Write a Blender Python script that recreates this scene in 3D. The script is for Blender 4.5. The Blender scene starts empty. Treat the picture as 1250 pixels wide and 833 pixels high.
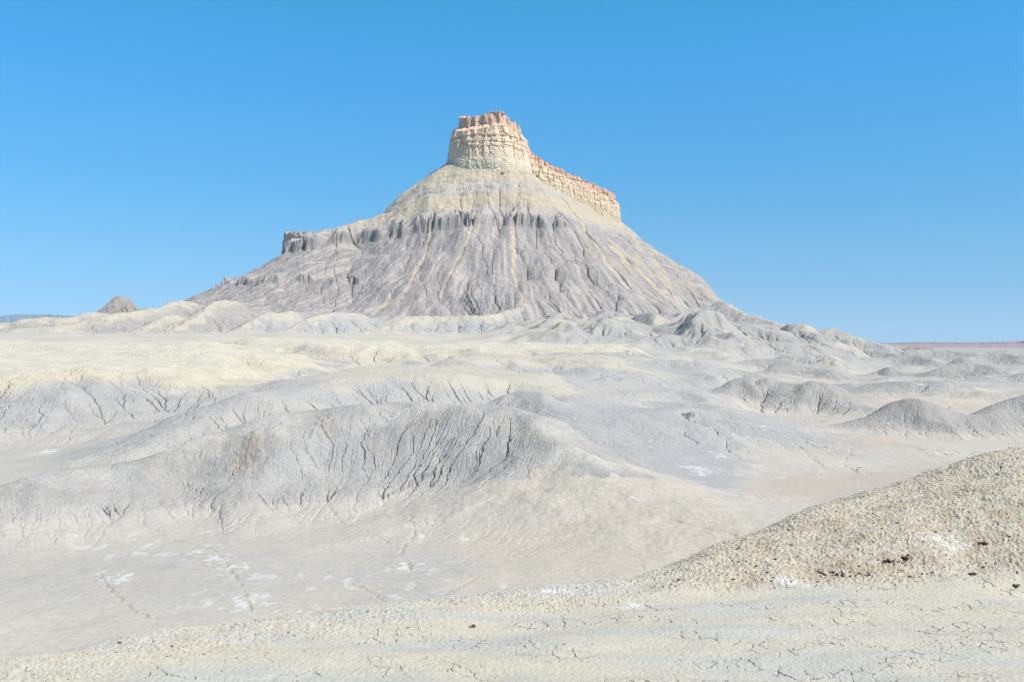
import bpy, math, time
import numpy as np

T0 = time.time()
rng = np.random.default_rng(11)
scene = bpy.context.scene
COL = scene.collection

# ------------------------------------------------------------------ viewpoint
EYE = 32.0            # eye height above the valley floor (metres)
FOC = 1215.0          # 35 mm lens in units of a 1250 px wide frame
HOR = 420.0           # row of the horizon in the same frame


def place(px, py, R):
    """point at radial distance R seen in direction (px, py) -> x, y, z"""
    az = math.atan((px - 625.0) / FOC)
    Y = R * math.cos(az)
    return R * math.sin(az), Y, EYE + (HOR - py) / FOC * Y


def lin(r, g, b):
    f = lambda c: c / 12.92 if c <= 0.04045 else ((c + 0.055) / 1.055) ** 2.4
    return np.array([f(r / 255), f(g / 255), f(b / 255)])


def alb(r, g, b, k=0.53):
    """real surface colour from the tone that it shows in full sun"""
    return lin(r, g, b) * np.array([k * 1.0, k * .985, k * .93])


# ------------------------------------------------------------------ noise
_ga = rng.uniform(0, 2 * math.pi, 4096)
_gx, _gy = np.cos(_ga).astype(np.float32), np.sin(_ga).astype(np.float32)
_hv = rng.uniform(0, 1, 4096).astype(np.float32)


def _h(ix, iy, s):
    v = (ix * 374761393 + iy * 668265263 + s * 974711) & 0x7FFFFFFF
    v = ((v ^ (v >> 13)) * 1274126177) & 0x7FFFFFFF
    return (v ^ (v >> 16)) & 4095


def perlin(x, y, s=0):
    x = np.asarray(x, dtype=np.float64); y = np.asarray(y, dtype=np.float64)
    fx0 = np.floor(x); fy0 = np.floor(y)
    ix = fx0.astype(np.int64); iy = fy0.astype(np.int64)
    fx = (x - fx0).astype(np.float32); fy = (y - fy0).astype(np.float32)
    u = fx * fx * fx * (fx * (fx * 6 - 15) + 10); v = fy * fy * fy * (fy * (fy * 6 - 15) + 10)
    a = _h(ix, iy, s); n00 = _gx[a] * fx + _gy[a] * fy
    a = _h(ix + 1, iy, s); n10 = _gx[a] * (fx - 1) + _gy[a] * fy
    a = _h(ix, iy + 1, s); n01 = _gx[a] * fx + _gy[a] * (fy - 1)
    a = _h(ix + 1, iy + 1, s); n11 = _gx[a] * (fx - 1) + _gy[a] * (fy - 1)
    p = n00 + u * (n10 - n00); q = n01 + u * (n11 - n01)
    return (p + v * (q - p)) * 1.5


def fbm(x, y, o=4, s=0, g=0.5):
    a, t = 1.0, 0.0
    for k in range(o):
        t = t + a * perlin(x * 2 ** k, y * 2 ** k, s + 17 * k); a *= g
    return t


def ridged(x, y, o=4, s=0, g=0.5):
    a, t = 1.0, 0.0
    for k in range(o):
        t = t + a * (1 - 2 * np.abs(perlin(x * 2 ** k, y * 2 ** k, s + 17 * k))); a *= g
    return t


def voronoi(x, y, s=0, jit=0.9):
    """F1, F2, value of the nearest cell"""
    ix = np.floor(x).astype(np.int64); iy = np.floor(y).astype(np.int64)
    f1 = np.full(x.shape, 9.0, np.float32); f2 = np.full(x.shape, 9.0, np.float32)
    val = np.zeros(x.shape, np.float32)
    for dj in (-1, 0, 1):
        for di in (-1, 0, 1):
            cx = ix + di; cy = iy + dj
            hx = _hv[_h(cx, cy, s)]; hy = _hv[_h(cx, cy, s + 5)]
            d = np.hypot(cx + 0.5 + (hx - 0.5) * jit - x, cy + 0.5 + (hy - 0.5) * jit - y).astype(np.float32)
            near = d < f1
            f2 = np.where(near, f1, np.minimum(f2, d))
            val = np.where(near, _hv[_h(cx, cy, s + 9)], val)
            f1 = np.where(near, d, f1)
    return f1, f2, val


def sstep(a, b, x):
    t = np.clip((x - a) / (b - a), 0, 1)
    return t * t * (3 - 2 * t)


def smax(a, b, k):
    h = np.clip(0.5 + 0.5 * (a - b) / k, 0, 1)
    return b + (a - b) * h + k * h * (1 - h)


# ------------------------------------------------------------------ terrain primitives
def seg_dist(X, Y, pts, close=False):
    """distance to a polyline and the interpolated extra values of its points"""
    n = len(pts); best = np.full(X.shape, 1e9); val = np.zeros(X.shape); val2 = np.zeros(X.shape)
    for i in range(n if close else n - 1):
        a, b = pts[i], pts[(i + 1) % n]
        ex, ey = b[0] - a[0], b[1] - a[1]
        t = np.clip(((X - a[0]) * ex + (Y - a[1]) * ey) / (ex * ex + ey * ey + 1e-9), 0, 1)
        d = np.hypot(X - a[0] - t * ex, Y - a[1] - t * ey)
        m = d < best
        best = np.where(m, d, best); val = np.where(m, a[2] + t * (b[2] - a[2]), val)
        if len(a) > 3:
            val2 = np.where(m, a[3] + t * (b[3] - a[3]), val2)
    return best, val, val2


def inside(X, Y, pts):
    c = np.zeros(X.shape, bool); n = len(pts)
    for i in range(n):
        x1, y1 = pts[i][:2]; x2, y2 = pts[(i + 1) % n][:2]
        if y1 == y2:
            continue
        m = ((y1 > Y) != (y2 > Y)) & (X < (x2 - x1) * (Y - y1) / (y2 - y1) + x1)
        c ^= m
    return c


def smooth_line(pts, n=6):
    """Catmull-Rom through (px, py, R) points"""
    p = np.array(pts, float); out = []
    q = np.vstack([2 * p[0] - p[1], p, 2 * p[-1] - p[-2]])
    for i in range(1, len(q) - 2):
        for t in np.linspace(0, 1, n, endpoint=False):
            a, b, c, d = q[i - 1], q[i], q[i + 1], q[i + 2]
            out.append(0.5 * (2 * b + (c - a) * t + (2 * a - 5 * b + 4 * c - d) * t * t + (3 * b - a - 3 * c + d) * t ** 3))
    out.append(q[-2])
    return out


# ------------------------------------------------------------------ the landscape grid (log-polar, so detail follows distance)
DU, DV1, DV2 = 0.00108, 0.0019, 0.00125
inner = np.arange(-0.515, 0.515, DU)
grow = np.cumsum(DU * 1.06 ** np.arange(1, 52))
AZ = np.concatenate([inner[0] - grow[::-1], inner, inner[-1] + grow])
LR = np.concatenate([np.arange(math.log(62), math.log(1250), DV1), np.arange(math.log(1250), math.log(3000), DV2)])
RR = np.exp(LR)
du = np.gradient(AZ); dv = np.gradient(LR)
R2 = np.repeat(RR[:, None], len(AZ), 1); A2 = np.repeat(AZ[None, :], len(RR), 0)
GX = R2 * np.sin(A2); GY = R2 * np.cos(A2)
PX = 625 + FOC * np.tan(A2)

# base: valley floor rising to the left plateau and towards the butte
kr = np.log(np.array([60, 150, 300, 450, 600, 900, 1200, 1500, 1800, 3000.]))
kp = np.array([-900, -200, 0, 300, 600, 750, 850, 950, 1050, 1250, 1500, 2200.])
kz = np.array([
    [0, 1, 2, 6, 15, 28, 38, 46, 52, 50],
    [0, 1, 2, 6, 15, 28, 38, 46, 52, 50],
    [0, .5, 1.5, 4, 14, 28, 38, 46, 52, 50],
    [0, 1, 2, 6, 14, 27, 38, 47, 55, 55],
    [0, 1, 3, 9, 15, 26, 37, 48, 58, 55],
    [0, 1, 4, 9, 15, 24, 34, 48, 58, 55],
    [0, .5, 2, 4, 9, 17, 29, 44, 55, 50],
    [0, 0, .5, 1, 3, 8, 16, 28, 36, 30],
    [0, 0, 0, .5, 1, 2.5, 6, 10, 12, 8],
    [0, 0, 0, 0, 0, 1, 2, 3, 4, 0],
    [0, 0, 0, 0, 0, 1, 2, 3, 4, 0],
    [0, 0, 0, 0, 0, 1, 2, 3, 4, 0.]])


def base_height(px, lr):
    zr = np.stack([np.interp(lr, kr, kz[i]) for i in range(len(kp))])     # per column knot along range (lr is 1-D)
    i = np.clip(np.searchsorted(kp, px) - 1, 0, len(kp) - 2)
    t = np.clip((px - kp[i]) / (kp[i + 1] - kp[i]), 0, 1); t = t * t * (3 - 2 * t)
    return zr[i].T * (1 - t)[None, :] + zr[i + 1].T * t[None, :]


Z = base_height(PX[0], LR)
Z = Z + 0.9 * fbm(GX / 70, GY / 70, 3, 3) * np.clip(R2 / 300, 0.3, 2.0) + 0.25 * fbm(GX / 14, GY / 14, 3, 8)
ZB = Z.copy()
hum = sstep(540, 640, PX) * sstep(930, 850, PX) * sstep(330, 430, R2) * sstep(1000, 850, R2)
Z = Z + hum * np.maximum(4.6 * ridged(GX / 110 + .3 * fbm(GX / 60, GY / 60, 2, 21), GY / 140, 3, 20, .55) - .6, 0)
cha = sstep(560, 680, PX) * sstep(1090, 1000, PX) * sstep(1020, 1150, R2) * sstep(1900, 1700, R2)
cxw = GX + 22 * fbm(GX / 70, GY / 70, 3, 23); cyw = GY + 22 * fbm(GX / 70 + 7, GY / 70, 3, 26)
v1 = voronoi(cxw / 95, cyw / 120, 27); v2 = voronoi(cxw / 48 + 3, cyw / 60, 28)
Z = Z + cha * (30 * np.maximum(.62 - v1[0], 0) * (.5 + v1[2]) + 15 * np.maximum(.65 - v2[0], 0) * (.4 + v2[2]) + np.maximum(8 * ridged(cxw / 130, cyw / 150, 3, 22, .55), 0) - 2)
flo = sstep(900, 1000, PX) * sstep(480, 600, R2) * sstep(2200, 1600, R2)
Z = Z + flo * np.maximum(4.5 * ridged(GX / 130, GY / 110, 3, 24) - 1.4, 0)

# name, kind of shape, points (px, py, R), top rounding, slope, foot blend, warp
HILLS = [
    ("near", "line", [(-60, 622, 200), (0, 600, 197), (65, 580, 197), (130, 574, 200), (200, 553, 204), (260, 527, 206), (330, 508, 210), (420, 495, 214), (500, 490, 214), (570, 489, 210), (640, 500, 200), (680, 536, 190), (725, 572, 182)], 4, .68, 15, 5),
    ("apron", "line", [(722, 577, 182), (762, 597, 175), (850, 624, 164), (945, 646, 156), (1010, 672, 150)], 6, .26, 7, 4),
    ("tail", "line", [(312, 488, 300), (262, 509, 287), (215, 524, 276), (165, 548, 262)], 4, .45, 8, 5),
    ("fan", "line", [(690, 516, 285), (760, 503, 310), (840, 500, 330), (885, 516, 320)], 14, .27, 10, 10),
    ("rilled", "area", [(300, 488, 300), (350, 474, 320), (420, 463, 345), (500, 456, 360), (560, 453, 372), (620, 462, 378), (665, 477, 365), (640, 456, 430), (540, 446, 470), (440, 447, 460), (360, 462, 420), (310, 484, 340)], 8, .48, 9, 12),
    ("plateau", "area", [(-420, 460, 400), (-60, 458, 400), (0, 456, 405), (45, 449, 398), (64, 448, 402), (76, 445, 468), (92, 445, 465), (110, 447, 402), (132, 447, 405), (146, 445, 474), (160, 446, 468), (178, 447, 410), (200, 446, 415), (235, 449, 430), (262, 453, 470), (262, 440, 520), (240, 428, 600), (250, 420, 800), (0, 417, 900), (-420, 417, 900)], 10, .42, 11, 11),
    ("plateau", "area", [(235, 428, 600), (270, 427, 590), (310, 431, 580), (335, 438, 575), (352, 433, 640), (330, 424, 760), (240, 421, 800)], 8, .4, 9, 14),
    ("plateau", "area", [(330, 421, 760), (400, 420, 700), (440, 421, 690), (480, 426, 680), (500, 436, 670), (502, 425, 760), (470, 416, 900), (400, 414, 950), (300, 413, 950)], 8, .42, 8, 14),
    ("plateau", "area", [(540, 425, 690), (580, 424, 680), (614, 429, 680), (622, 424, 760), (600, 418, 850), (540, 419, 820)], 7, .42, 8, 14),
    ("plateau", "area", [(632, 426, 760), (690, 424, 750), (760, 425, 770), (774, 431, 760), (740, 420, 900), (640, 419, 900)], 7, .42, 8, 16),
    ("hollow", "area", [(560, 438, 540), (600, 436, 555), (640, 438, 590), (665, 439, 590), (700, 438, 570), (735, 446, 560), (720, 434, 640), (600, 432, 640)], 9, .36, 8, 14),
    ("knoll", "line", [(638, 477, 332), (662, 484, 318), (686, 504, 300)], 2.5, .5, 5, 3),
    ("knoll", "line", [(690, 497, 345), (740, 485, 380), (790, 491, 385), (850, 493, 380), (882, 500, 360)], 8, .35, 8, 8),
    ("knoll", "line", [(690, 480, 420), (730, 468, 450), (765, 457, 470), (800, 461, 480)], 5, .4, 8, 7),
    ("knoll", "line", [(800, 466, 520), (815, 467, 515), (830, 475, 500)], 3, .5, 5, 3),
    ("knoll", "line", [(828, 467, 560), (845, 468, 545), (860, 480, 530)], 3, .5, 5, 3),
    ("knoll", "line", [(858, 452, 640), (890, 449, 650), (922, 453, 640)], 5, .45, 6, 6),
    ("knoll", "line", [(780, 445, 640), (820, 440, 650), (852, 446, 640)], 5, .4, 8, 7),
    ("knoll", "line", [(700, 441, 720), (740, 438, 730), (775, 444, 700)], 5, .4, 8, 7),
    ("ribbed", "line", [(945, 448, 800), (985, 445, 820), (1012, 452, 800)], 4, .5, 7, 8),
    ("ribbed", "line", [(1058, 438, 1150), (1100, 433, 1180), (1142, 439, 1150)], 4, .5, 7, 10),
    ("ribbed", "line", [(1148, 447, 900), (1185, 442, 920), (1218, 448, 900)], 4, .5, 7, 8),
    ("ribbed", "line", [(1175, 435, 1250), (1220, 430, 1280), (1264, 436, 1250)], 4, .5, 7, 10),
    ("ribbed", "line", [(1015, 430, 1350), (1060, 425, 1380), (1094, 431, 1350)], 4, .5, 7, 10),
    ("ribbed", "line", [(1105, 428, 1420), (1150, 426, 1450), (1180, 430, 1420)], 4, .5, 7, 10),
    ("ribbed", "line", [(1090, 466, 640), (1125, 464, 650), (1150, 468, 640)], 5, .35, 7, 8),
    ("ribbed", "line", [(905, 441, 900), (940, 437, 920), (965, 442, 900)], 4, .5, 7, 10),
    ("ribbed", "line", [(872, 484, 480), (905, 462, 490), (935, 458, 500), (962, 468, 490), (1000, 466, 480), (1040, 488, 465), (1068, 503, 455)], 4, .55, 7, 6),
    ("dome", "line", [(1040, 519, 378), (1080, 501, 386), (1110, 487, 392), (1140, 494, 396), (1190, 505, 400), (1220, 495, 410), (1250, 483, 420), (1330, 468, 440), (1420, 475, 460)], 4, .5, 7, 4),
    ("edge", "line", [(1222, 463, 820), (1250, 452, 830), (1300, 445, 850), (1380, 455, 880)], 5, .5, 8, 6),
    ("cone", "line", [(1068, 453, 905), (1085, 446, 905), (1098, 452, 905)], 3, .5, 5, 3),
    ("chain", "line", [(1055, 424, 1700), (1090, 419, 1740), (1115, 423, 1720), (1140, 424, 1700), (1155, 433, 1690), (1165, 430, 1700), (1195, 427, 1720), (1230, 427, 1730), (1250, 433, 1740), (1320, 431, 1760), (1450, 436, 1800)], 4, .6, 8, 18),
    ("foot", "line", [(880, 366, 1960), (905, 380, 1900), (940, 391, 1850), (965, 401, 1800), (1000, 403, 1750), (1015, 400, 1740), (1040, 409, 1720), (1068, 418, 1700)], 5, .52, 12, 20),
    ("foot", "line", [(760, 400, 1480), (800, 404, 1400), (850, 411, 1330), (900, 420, 1240), (938, 433, 1150)], 4, .55, 10, 16),
    ("foot", "line", [(690, 394, 1520), (730, 403, 1400), (760, 412, 1300), (800, 428, 1120)], 4, .55, 10, 16),
    ("foot", "line", [(860, 398, 1620), (930, 408, 1520), (990, 420, 1400), (1020, 436, 1260)], 4, .55, 10, 16),
    ("foot", "line", [(960, 433, 1010), (990, 431, 1000), (1008, 430, 1000), (1020, 440, 975), (1026, 453, 945)], 4, .55, 8, 8),
    ("foot", "line", [(640, 396, 1480), (680, 406, 1380), (705, 417, 1280)], 4, .55, 10, 14),
    ("foot", "line", [(900, 405, 1560), (925, 410, 1480), (935, 420, 1400)], 4, .55, 8, 10),
    ("foot", "line", [(1000, 415, 1560), (1040, 421, 1500), (1065, 428, 1430)], 4, .5, 8, 10),
    ("foot", "line", [(830, 424, 1050), (870, 430, 1000), (890, 438, 940)], 4, .45, 8, 10),
    ("skirt", "line", [(285, 404, 1480), (305, 392, 1510), (324, 382, 1540), (352, 380, 1600)], 4, .6, 10, 10),
    ("skirt", "line", [(350, 403, 1440), (375, 388, 1480), (405, 381, 1515), (435, 382, 1560)], 5, .6, 10, 10),
    ("skirt", "line", [(440, 408, 1420), (480, 392, 1460), (520, 385, 1490), (590, 384, 1500), (640, 376, 1570)], 5, .6, 10, 10),
    ("skirt", "line", [(640, 402, 1450), (660, 392, 1490), (690, 384, 1560)], 4, .6, 10, 10),
    ("shoulder", "line", [(-420, 404, 1600), (-150, 398, 1600), (0, 394, 1600), (30, 389, 1600), (80, 387, 1610), (105, 381, 1620), (130, 383, 1650)], 6, .5, 10, 14),
    ("shoulder", "line", [(20, 402, 1500), (75, 398, 1510), (105, 390, 1520), (135, 384, 1540), (165, 379, 1580), (192, 375, 1620), (208, 371, 1650), (228, 368, 1720)], 5, .55, 10, 12),
    ("shoulder", "line", [(180, 398, 1490), (200, 386, 1520), (215, 384, 1550)], 4, .55, 8, 8),
    ("shoulder", "line", [(215, 398, 1490), (240, 385, 1530), (264, 368, 1600), (285, 366, 1680)], 3, .65, 8, 8),
]
HID = np.zeros(Z.shape, np.int16)      # which hill a grid point belongs to
DTOP = np.full(Z.shape, 1e3)           # how far below its crest
names = ["ground"]
for hi, (nm, kind, pts, w, slope, k, warp) in enumerate(HILLS):
    P = [place(*p) for p in (smooth_line(pts) if kind == "line" else pts)]
    xs = [p[0] for p in P]; ys = [p[1] for p in P]; zmax = max(p[2] for p in P)
    mrg = max(zmax, 10) / slope + 70
    m = (GX > min(xs) - mrg) & (GX < max(xs) + mrg) & (GY > min(ys) - mrg) & (GY < max(ys) + mrg)
    X = GX[m]; Y = GY[m]
    sc = max(14.0, warp * 3.0)
    Xw = X + warp * fbm(X / sc, Y / sc, 3, 31 + hi) * 0.7; Yw = Y + warp * fbm(X / sc + 9.3, Y / sc + 4.1, 3, 61 + hi) * 0.7
    if kind == "line":
        d, zc, _ = seg_dist(Xw, Yw, P)
    else:
        d, _, _ = seg_dist(Xw, Yw, P, True)
        d[inside(Xw, Yw, P)] = 0
        ww = 0; zz = 0
        for p in P:
            q = 1 / ((X - p[0]) ** 2 + (Y - p[1]) ** 2 + 200) ** 1.5; ww = ww + q; zz = zz + q * p[2]
        zc = zz / ww
    hz = zc + 0.4 * fbm(X / 25, Y / 25, 3, 91 + hi) - slope * (np.sqrt(d * d + w * w) - w)
    b = Z[m]; new = smax(hz, b, k)
    win = (hz > b - 0.15 * k)
    hid = HID[m]; hid[win] = hi + 1; HID[m] = hid
    dt = DTOP[m]; dt[win] = (zc - new)[win]; DTOP[m] = dt
    Z[m] = new
print("hills", round(time.time() - T0, 1))

# ---- the butte: long fin of caprock over a talus cone, a shelf of the middle cliff band to the left
SPINE = [place(575, 200, 2096) + (50.,), place(610, 199, 2106) + (50.,), place(655, 227, 2170) + (34.,), place(700, 251, 2250) + (28.,), place(746, 273, 2345) + (24.,)]
SHELF = [place(*p) for p in smooth_line([(560, 246, 2030), (500, 256, 2010), (450, 266, 1985), (410, 279, 1960), (412, 279, 1960), (402, 281, 1958)], 4)]
m = (GY > 1300) & (GX > -1000) & (GX < 1000)
X = GX[m]; Y = GY[m]
wx = 22 * fbm(X / 120, Y / 120, 4, 201); wy = 22 * fbm(X / 120 + 5, Y / 120 + 8, 4, 202)
d, zc, fl = seg_dist(X, Y, SPINE)
wk = sstep(40, 220, d)
d, zc, fl = seg_dist(X + wx * wk, Y + wy * wk, SPINE)
d = np.maximum(d - fl, 0)
prof = np.where(d < 230, .79 * d, .79 * 230 + .79 * (d - 230) - .00062 * (d - 230) ** 2)
prof = np.where(d > 700, .79 * 700 - .00062 * 470 ** 2 + .2 * (d - 700), prof)
bz = zc - prof
d2, zc2, _ = seg_dist(X + 0.6 * wx, Y + 0.6 * wy, SHELF)
sz = zc2 - .70 * np.maximum(d2 - 13, 0) + np.minimum(.0005 * np.maximum(d2 - 13, 0) ** 2, 90)
body = np.maximum(bz, sz)
body = body + 5 * fbm(X / 45, Y / 45, 3, 210)
b = Z[m]
new = smax(body, b, 26)
BUT = np.zeros(Z.shape, bool); mm = BUT[m]; mm[body > b - 2] = True; BUT[m] = mm
Z[m] = new
HID[BUT] = 100
# the little pyramid standing behind the left shoulder
kx, ky, kz_ = place(148, 358, 2150)
m = (np.hypot(GX - kx, GY - ky) < 160)
X = GX[m]; Y = GY[m]
d = np.hypot(X - kx + 5 * fbm(X / 20, Y / 20, 3, 5), (Y - ky) + 5 * fbm(X / 20 + 3, Y / 20, 3, 6))
pz = kz_ - .25 * np.minimum(d, 12) - 1.15 * np.maximum(d - 12, 0) + .012 * np.clip(d - 35, 0, 60) ** 2
kx2, ky2, kz2 = place(176, 373, 2150)
d = np.hypot(X - kx2 + 3 * fbm(X / 12, Y / 12, 3, 5), Y - ky2)
pz = np.maximum(pz, kz2 - .9 * d) + 3.0 * ridged(X / 26, Y / 40, 3, 9) - 1
mm = np.zeros(Z.shape, bool); t = mm[m]; t[pz > Z[m] + .5] = True; mm[m] = t
Z[m] = np.maximum(Z[m], pz); HID[mm] = 101
print("butte", round(time.time() - T0, 1))


# ------------------------------------------------------------------ erosion: steepest descent, drainage area, incision
def erode(z, dx, dy, iters, k, mexp, kd, er, seed, amax=400., gate=(.08, .34)):
    n, c = z.shape; N = n * c
    r = np.random.default_rng(seed)
    idx = np.arange(N, dtype=np.int64).reshape(n, c)
    nb = [(-1, 0), (1, 0), (0, -1), (0, 1), (-1, -1), (-1, 1), (1, -1), (1, 1)]
    dist = []
    for a, b in nb:
        dist.append(1.0 / np.hypot(a * dy, b * dx).astype(np.float32))
    A = None
    for it in range(iters):
        zp = np.pad(z, 1, mode="edge").astype(np.float32)
        best = np.zeros((n, c), np.float32); rec = np.full((n, c), N, np.int64); drop = np.zeros((n, c), np.float32)
        noise = r.random((8, 64, 64), dtype=np.float32) * 0.5 + 0.75
        for q, (a, b) in enumerate(nb):
            dz = zp[1:-1, 1:-1] - zp[1 + a:n + 1 + a, 1 + b:c + 1 + b]
            nz = np.tile(noise[q], (n // 64 + 1, c // 64 + 1))[:n, :c]
            s = dz * dist[q] * nz
            m = s > best
            best = np.where(m, s, best); drop = np.where(m, dz, drop)
            rec = np.where(m, idx + (a * c + b), rec)
        rec[0, :] = N; rec[-1, :] = N; rec[:, 0] = N; rec[:, -1] = N
        p = np.append(rec.ravel(), N); S = np.append(np.ones(N), 0.0)
        for _ in range(11):
            S = S + np.bincount(p, weights=S, minlength=N + 1); S[N] = 0
            p = p[p]
        A = S[:N].reshape(n, c)
        f = np.minimum(k * np.minimum(A, amax) ** mexp * er * sstep(gate[0], gate[1], best), 0.6)
        z = z - f * drop
        if kd > 0:
            zp = np.pad(z, 1, mode="edge")
            z = z + kd * (zp[:-2, 1:-1] + zp[2:, 1:-1] + zp[1:-1, :-2] + zp[1:-1, 2:] - 4 * z)
    return z, A


def sample(a, f):
    """block subsample"""
    return a[::f, ::f]


def upsample(d, shape, f):
    n, c = shape
    ii = np.arange(n) / f; jj = np.arange(c) / f
    i0 = np.clip(ii.astype(int), 0, d.shape[0] - 1); i1 = np.clip(i0 + 1, 0, d.shape[0] - 1)
    j0 = np.clip(jj.astype(int), 0, d.shape[1] - 1); j1 = np.clip(j0 + 1, 0, d.shape[1] - 1)
    fi = (ii - i0)[:, None]; fj = (jj - j0)[None, :]
    fi = np.clip(fi, 0, 1); fj = np.clip(fj, 0, 1)
    return (d[i0][:, j0] * (1 - fi) * (1 - fj) + d[i1][:, j0] * fi * (1 - fj) + d[i0][:, j1] * (1 - fi) * fj + d[i1][:, j1] * fi * fj)


NEARPX = np.interp(PX, [-100, 120, 240, 330, 430, 480, 650, 700, 760], [.12, .15, .35, .18, .4, .85, .85, .3, .08])
DXC = R2 * du[None, :]; DYC = R2 * dv[:, None]
ER = np.where(HID > 0, 1.0, 0.55)
ER = np.where(HID == 100, 1.0, ER)
ER = np.where(HID == 1, ER * NEARPX, ER)
ER = np.where(HID == 2, ER * .05, ER)
ER = np.where(HID == 3, ER * .4, ER)
ER = ER * (1 + 1.8 * cha)
ER = ER * np.clip(1 + 0.7 * fbm(GX / R2 * 14, np.log(R2) * 14, 3, 77), 0.2, 2.2)
cell = R2 * DU
Z0 = Z.copy()
GI = A2 / DU; GJ = LR[:, None] / DU + 0 * A2
rough_l = .25 + .75 * sstep(.2, 4, Z - ZB)
Z = Z + cell * rough_l * (1.6 * fbm(GI / 60 + .3 * GJ / 60, GJ / 60, 3, 300) + 0.5 * fbm(GI / 13, GJ / 13 + .2 * GI / 13, 2, 310) + 0.12 * rng.standard_normal(Z.shape))


def blur(a, r):
    for ax in (0, 1):
        p = np.pad(a, [(r + 1, r) if q == ax else (0, 0) for q in (0, 1)], mode="edge")
        c = np.cumsum(p, axis=ax)
        a = (np.take(c, np.arange(2 * r + 1, c.shape[ax]), ax) - np.take(c, np.arange(0, c.shape[ax] - 2 * r - 1), ax)) / (2 * r + 1)
    return a


for f, it, k, kd, amp, mx, gt in ((4, 9, .008, .02, .5, .5, (.08, .34)), (2, 9, .012, .012, .3, .5, (.06, .3)), (1, 12, .0042, .0, .2, .9, (.005, .2))):
    zs = sample(Z, f)
    erw = np.where(HID == 1, {4: .06, 2: .18, 1: .40}[f], 1.0) * np.where(HID == 100, {4: .3, 2: .24, 1: .10}[f], 1.0)
    erw = erw * np.where(np.isin(HID, [i + 1 for i, h in enumerate(HILLS) if h[0] in ('skirt', 'shoulder', 'foot')]), {4: .7, 2: .55, 1: .4}[f], 1.0)
    erw = erw * np.where(np.isin(HID, [i + 1 for i, h in enumerate(HILLS) if h[0] in ('plateau', 'rilled', 'hollow', 'ribbed', 'dome', 'fan', 'knoll')]), {4: .35, 2: .3, 1: .30}[f], 1.0)
    zn, A = erode(zs + amp * 0.1 * sample(cell * rough_l, f) * f * rng.standard_normal(zs.shape), sample(DXC, f) * f, sample(DYC, f) * f, it, k, mx, kd, sample(blur(ER * erw, 14), f), 40 + f, gate=gt)
    Z = zn if f == 1 else Z + upsample(zn - zs, Z.shape, f)
    print("erode", f, round(time.time() - T0, 1))
FLOW = np.log1p(A)                    # drainage through each grid point
CUT = Z0 - Z                          # how deep the ground was cut

# ---- resistant beds: vertical faces where the butte's hard layers crop out
tilt = np.where(GX < -60, .13 * (GX + 60), 0.0)
PY = HOR - (Z - EYE) / GY * FOC


def bed(z, lo, h_in, cliff_in, cliff_out, strength):
    """a hard layer: a wall at its foot, a bench above it"""
    t = (z - lo) / h_in
    tt = np.clip(t, 0, 1)
    g = np.where(tt < cliff_in, tt * (cliff_out / cliff_in), cliff_out + (tt - cliff_in) * ((1 - cliff_out) / (1 - cliff_in)))
    return np.where((t > 0) & (t < 1), z + strength * (g - tt) * h_in, z)


# debris chutes running down the face
CHUTES = [([(632, 228), (631, 262), (628, 285), (627, 330), (634, 352), (640, 372)], 3.2), ([(580, 262), (572, 290), (562, 310), (548, 340), (538, 362)], 2.6), ([(530, 262), (527, 285), (518, 315), (500, 345)], 2.2),
          ([(640, 372), (628, 380)], 7), ([(700, 262), (722, 292), (742, 322), (766, 352)], 2.2), ([(744, 300), (790, 340), (840, 375)], 3.0), ([(495, 362), (470, 372), (448, 380)], 3)]
chute = np.zeros(Z.shape)
front = (HID == 100) & (GY < 2300)
for pts_, wd in CHUTES:
    dd, _, _ = seg_dist(PX[front] + 3 * fbm(PY[front] / 14, PX[front] / 60, 2, 411), PY[front], [(a, b, 0) for a, b in pts_])
    chute[front] = np.maximum(chute[front], sstep(wd, wd * .35, dd))
isb = HID == 100
blocks = voronoi(GX / 11 + .2 * perlin(GX / 30, GY / 30, 430), GY / 60, 431)[2] - .5
cover = np.clip(1.25 - 0.22 * np.maximum(FLOW - 2.5, 0), 0, 1) * np.clip(.85 + 1.1 * fbm(GX / 45, GY / 90, 2, 401), .1, 1) * (1 - .9 * chute) * (1 - .8 * sstep(40, 130, GX))
cover = np.maximum(cover, .95 * sstep(-355, -375, GX))
zz = Z - tilt
zb = bed(zz, 251 + 9 * blocks * np.clip(cover, 0, 1) + 2 * perlin(GX / 60, GY / 60, 400), 40, .11, .62, cover)
left = sstep(-190, -290, GX)
zb2 = bed(zb + tilt, 136 + 6 * blocks, 22, .14, .66, cover * left * np.clip(.3 + fbm(GX / 40, GY / 80, 2, 404) * 2.5, 0, 1)) - tilt
zb = bed(zb2, 338 + 2 * fbm(GX / 60, GY / 60, 2, 403), 14, .2, .5, .8 * cover)
zb = bed(zb, 376 + 2 * fbm(GX / 60, GY / 60, 2, 405), 10, .2, .5, .7 * cover)
for q in range(9):
    zb = bed(zb, 283 + 13 * q + 3 * _hv[q * 7] + 2 * blocks + 2 * perlin(GX / 50, GY / 50, 440 + q), 7 + 3 * _hv[q * 5 + 1], .22, .6, np.clip(.25 + 1.3 * fbm(GX / 35, GY / 60, 2, 450 + q), 0, .8) * np.clip(cover, .2, 1))
for q in range(9):
    zb = bed(zb, 120 + 15 * q + 5 * _hv[q * 7 + 300], 6, .25, .55, np.clip(-.1 + 1.2 * fbm(GX / 30, GY / 60, 2, 470 + q), 0, .7) * np.clip(cover, 0, 1))
zb = zb + (.55 * fbm(GX / 7, GY / 7, 3, 480) + .6 * ridged(GX / 16, GY / 40, 3, 481) * sstep(60, 140, zb)) * (1 - .5 * chute)
Z = np.where(isb, zb + tilt - 1.5 * chute, Z)
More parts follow.
